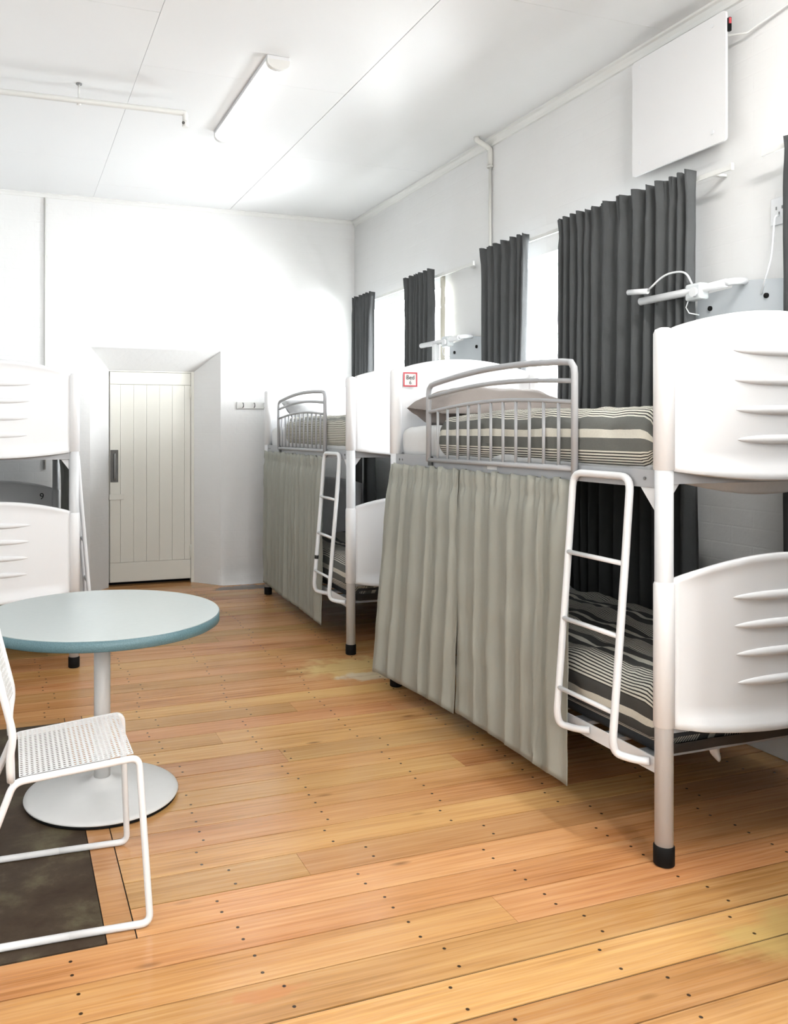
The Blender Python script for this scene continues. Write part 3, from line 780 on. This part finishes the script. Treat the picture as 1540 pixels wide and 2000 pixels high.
# ------------------------------------------------------------------ wire chair
c = empty('chair', (.19, 2.70, 0)); tag(c, 'white perforated steel chair with sled base pulled up to the round table', 'chair')
ox, oy = .19, 2.70
def P(x, y, z): return (x-ox, y-oy, z)
seat_z = .468
for yf, ys, yr, nm in ((2.455, 2.530, 2.478, 0), (2.965, 2.932, 2.985, 1)):
    ysb = 2.475 if nm == 0 else 2.853
    loop = [P(.16, (yf+yr)/2, .011), P(.388, yf, .011), P(.366, ys, seat_z), P(.012, ysb, seat_z-.004), P(-.16, yr, .011), P(.16, (yf+yr)/2, .011)]
    MB().tube(fillet(loop, .028, 6), .0105, 12).build('side_frame', M['chair'], c)
    up = [P(.004, ysb, seat_z), P(.0, ysb+(.012 if nm else -.012), .53), P(.012, ysb+(.02 if nm else -.02), .60), P(-.010, ysb+(.02 if nm else -.02), .69), P(-.030, ysb+(.02 if nm else -.02), .775), P(-.052, ysb+(.02 if nm else -.02), .86)]
    MB().tube(fillet(up, .06, 5), .0105, 12).build('back_upright', M['chair'], c)
MB().tube([P(-.052, 2.455, .86), P(-.052, 2.873, .86)], .0105, 12).build('top_rail', M['chair'], c)
MB().tube([P(.008, 2.475, seat_z-.004), P(.008, 2.853, seat_z-.004)], .008, 10).build('rear_rail', M['chair'], c)
def perforated(corners, nx, ny, hole, mp):
    """quad sheet with square-ish holes; corners p00,p10,p11,p01 ; mp maps (u,v) to a point"""
    mb = MB(); K = 8
    for j in range(ny):
        for i in range(nx):
            cu, cv = (i+.5)/nx, (j+.5)/ny; hu, hv = .5/nx, .5/ny
            outer = [(1, 0), (1, 1), (0, 1), (-1, 1), (-1, 0), (-1, -1), (0, -1), (1, -1)]
            vs_ = [mp(cu+a*hu, cv+b*hv) for a, b in outer]
            vs_ += [mp(cu+hole*hu*math.cos(2*PI*k/K), cv+hole*hv*math.sin(2*PI*k/K)) for k in range(K)]
            mb.add(vs_, [(k, (k+1) % K, K+(k+1) % K, K+k) for k in range(K)])
    return mb
def bil(p00, p10, p11, p01):
    p00, p10, p11, p01 = map(Vector, (p00, p10, p11, p01))
    return lambda u, v: tuple((p00*(1-u)+p10*u)*(1-v)+(p01*(1-u)+p11*u)*v)
sheet = bil(P(.026, 2.486, seat_z+.006), P(.352, 2.545, seat_z+.008), P(.350, 2.922, seat_z+.008), P(.026, 2.848, seat_z+.006))
perforated(None, 22, 25, .76, sheet).build('seat', M['chair'], c, solid=.002, fix=False)
def backmap(u, v):
    z = .60+v*.25
    xs = [(.60, .012), (.69, -.010), (.775, -.030), (.86, -.052)]
    for (za, xa), (zb, xb) in zip(xs[:-1], xs[1:]):
        if z <= zb+1e-6:
            x = xa+(xb-xa)*(z-za)/(zb-za); break
    return P(x-.02*math.sin(PI*u), 2.462+u*.404, z)
perforated(None, 25, 15, .62, backmap).build('backrest', M['chair'], c, solid=.002, fix=False)

# ------------------------------------------------------------------ ceiling light(s)
def batten(y0, y1, label, dm='diffuser', xm=1.387):
    r = empty('ceiling_light', (xm, (y0+y1)/2, H)); tag(r, label, 'ceiling light', 'fluorescent ceiling battens')
    hl = (y1-y0)/2; w = .065
    box(-w, w, -hl, hl, -.022, 0).build('housing', M['white_metal'], r, bevel=.003)
    prof = [(-w+.006, -.022)]+[((w-.006)*math.cos(a), -.030-.042*math.sin(a)) for a in [PI-PI*k/12 for k in range(13)]]+[(w-.006, -.022)]
    MB().prism(prof, 'y', -hl+.03, hl-.03).build('diffuser', M[dm], r)
    cap = [(-w, -.020)]+[(w*math.cos(a), -.032-.042*math.sin(a)) for a in [PI-PI*k/12 for k in range(13)]]+[(w, -.020)]
    for s in (-1, 1):
        a, b = sorted((s*hl, s*(hl-.032))); MB().prism(cap, 'y', a, b).build('end_cap', M['trim'], r)
batten(4.36, 5.62, 'long lit fluorescent batten on the white ceiling')
batten(.75, 2.01, 'added fluorescent batten on the ceiling, unseen, nearer the viewer', 'diffuser_fill', 2.25)  # added lamp out of view, lights the nearest bed from above
batten(-2.0, -.74, 'added fluorescent batten on the ceiling, unseen, behind the viewer', 'diffuser_fill', 1.387)  # second added lamp out of view, lights panels facing the camera

# suspended pipe
r = empty('ceiling_pipe', (.4, 5.09, H)); tag(r, 'white suspended pipe run ending in a dropped nozzle under the ceiling', 'pipe')
pz = -.105
MB().tube(fillet([(XL-.4+.01, .035, pz), (.585, -.01, pz), (.615, -.012, pz), (.615, -.012, pz-.055)], .025), .017, 14).build('pipe', M['trim'], r)
MB().tube([(.615, -.012, pz-.05), (.615, -.012, pz-.085)], .02, 12).build('nozzle', M['trim'], r)
MB().tube([(.60, -.034, pz-.066), (.60, -.028, pz-.066)], .009, 10).build('valve', M['dark_metal'], r)
MB().tube([(-.012, .015, 0), (-.012, .015, pz)], .006, 8).build('hanger_rod', M['trim'], r)
MB().lathe([(.018, -.006), (.018, 0)], (-.012, .015), 16).build('ceiling_rose', M['bolt'], r)
MB().tube([(-.024, .015, pz), (0, .015, pz)], .021, 14).build('clip', M['trim'], r)

# wall conduits
r = empty('wall_conduit', (.293, YB, 0)); tag(r, 'thin white conduit running down the back wall above the left bunk', 'pipe')
MB().tube([(0, -.008, 1.1), (0, -.008, H-.036)], .0075, 10).build('pipe', M['conduit'], r)
for z in (3.40, 2.95, 2.2): box(-.02, .02, -.006, -.001, z-.008, z+.008).build('saddle_clip', M['trim'], r)
r = empty('wall_conduit', (XR, 5.11, 0)); tag(r, 'ivory conduit dropping from the ceiling between the windows', 'pipe')
MB().tube([(-.016, 0, 2.30), (-.016, 0, 3.37)], .011, 12).build('pipe', M['conduit'], r)
MB().tube(fillet([(-.016, 0, 3.30), (-.016, 0, 3.42), (-.125, .0, 3.468), (-.125, .0, H)], .03), .019, 12).build('elbow', M['conduit'], r)
MB().tube([(-.016, 0, 3.285), (-.016, 0, 3.30)], .024, 12).build('collar', M['conduit'], r)

# hook rail
r = empty('hook_rail', (2.16, YB, 1.672)); tag(r, 'white coat hook rail on the back wall between door and bunk', 'hook rail')
box(-.157, .157, -.016, -.001, -.032, .032).build('board', M['trim'], r, bevel=.003)
for x in (-.10, .01, .11):
    MB().tube(fillet([(x, -.016, .022), (x, -.042, .018), (x, -.046, -.012), (x, -.018, -.02)], .012), .005, 8).build('hook', M['bolt'], r)

# panel heater
r = empty('wall_heater', (XR, 3.30, 3.085)); tag(r, 'flat white square panel heater mounted high on the window wall', 'heater')
px = -.072
poly = []
for (cy, cz, a0) in ((.305, .292, 0), (-.305, .292, PI/2), (-.305, -.292, PI), (.305, -.292, 1.5*PI)):
    for k in range(5):
        a = a0+k*PI/8; poly.append((cy*.95+.018*math.cos(a), cz*.97+.018*math.sin(a)))
MB().prism(poly, 'x', px-.012, px).build('panel', M['heater'], r)
for y in (-.23, .25):
    for z in (-.24, .26):
        MB().tube([(px-.016, y, z), (-.002, y, z)], .010, 12).build('standoff', M['white_metal'], r)
sw = box(px-.004, px+.008, -.322, -.308, .20, .262).build('switch', M['rubber'], r)
box(px-.006, px+.004, -.3245, -.319, .232, .258).build('indicator', M['red'], sw)
MB().tube([(px, -.312, .18), (-.03, -.38, .17), (-.012, -.75, .235), (-.012, -1.4, .26)], .006, 8).build('cord', M['trim'], r)

# boards with reading lamps on the wall piers
def lamp_board(yc, label):
    r = empty('wall_board', (XR, yc, 2.0)); tag(r, label, 'board', 'blue-grey boards on the wall piers')
    MB().prism([(.235, -.35), (.235, .095), (.03, .105), (.02, .135), (-.27, .10), (-.27, -.35)], 'x', -.045, -.02).build('panel', M['plate'], r)
    box(-.02, -.001, -.22, .2, -.3, .0).build('batten', M['plate'], r)
    for y, z in ((.155, .045-.02), (-.16, .04)):
        MB().tube([(-.052, y, z), (-.044, y, z)], .012, 12).build('hole_disc', M['rubber'], r)  # black disc standing in for the dark of a hole
lamp_board(2.965, 'blue-grey wall board with dark holes beside the wide charcoal curtain')
lamp_board(5.40, 'blue-grey wall board with dark holes between the two narrow charcoal curtains')
def lamp(yc, label, goose=True, stem=False):
    r = empty('reading_lamp', (3.06, yc, 2.10)); tag(r, label, 'lamp', 'white clip-on reading lamps')
    MB().tube([(-.06, .33, -.008), (-.02, .05, .0), (0, -.15, .012)], .019, 14).build('tube_arm', M['white_metal'], r)
    MB().tube(fillet([(0, -.145, .012), (.012, -.165, .016), (.095, -.168, .022)], .02), .016, 10).build('wall_arm', M['white_metal'], r)
    cl = box(-.035, .02, -.035, .065, -.045, .035).build('clamp', M['clear'], r, bevel=.012)
    MB().tube([(-.05, .0, -.01), (-.035, .0, -.01)], .022, 14).build('clamp_screw', M['white_metal'], cl)
    if goose:
        MB().tube(fillet([(-.02, .03, .03), (-.03, .06, .10), (-.06, .16, .105), (-.09, .25, .03)], .06, 6), .005, 8).build('gooseneck', M['white_metal'], r)
        MB().tube([(-.09, .245, .030), (-.11, .36, .040)], .014, 14).build('lamp_head', M['white_metal'], r)
    MB().tube([(-.02, .05, -.03), (-.015, .075, -.07), (-.02, .05, -.10), (.02, .03, -.11)], .003, 6).build('flex', M['white_metal'], r)
    if stem:
        box(-.06, -.02, .11, .16, -.16, -.01).build('stem', M['white_metal'], r, bevel=.006)
lamp(3.085, 'white clip-on reading lamp with gooseneck in front of the wide charcoal curtain')
lamp(5.47, 'white clip-on reading lamp above the farther end of the nearest bunk', goose=False, stem=True)

# power outlet with its lead
r = empty('power_outlet', (XR, 2.77, 2.41)); tag(r, 'white power outlet with plugged lead at the right edge', 'outlet')
box(-.012, -.001, -.045, .045, -.06, .06).build('face_plate', M['white_metal'], r, bevel=.003)
for y, z in ((-.015, .012), (.015, .012), (0, -.012)): box(-.0135, -.012, y-.003, y+.003, z-.007, z+.007).build('socket_slot', M['bolt'], r)
MB().tube(fillet([(-.014, 0, -.02), (-.04, 0, -.03), (-.035, .02, -.2), (-.05, .06, -.36)], .04), .004, 8).build('lead', M['white_metal'], r)
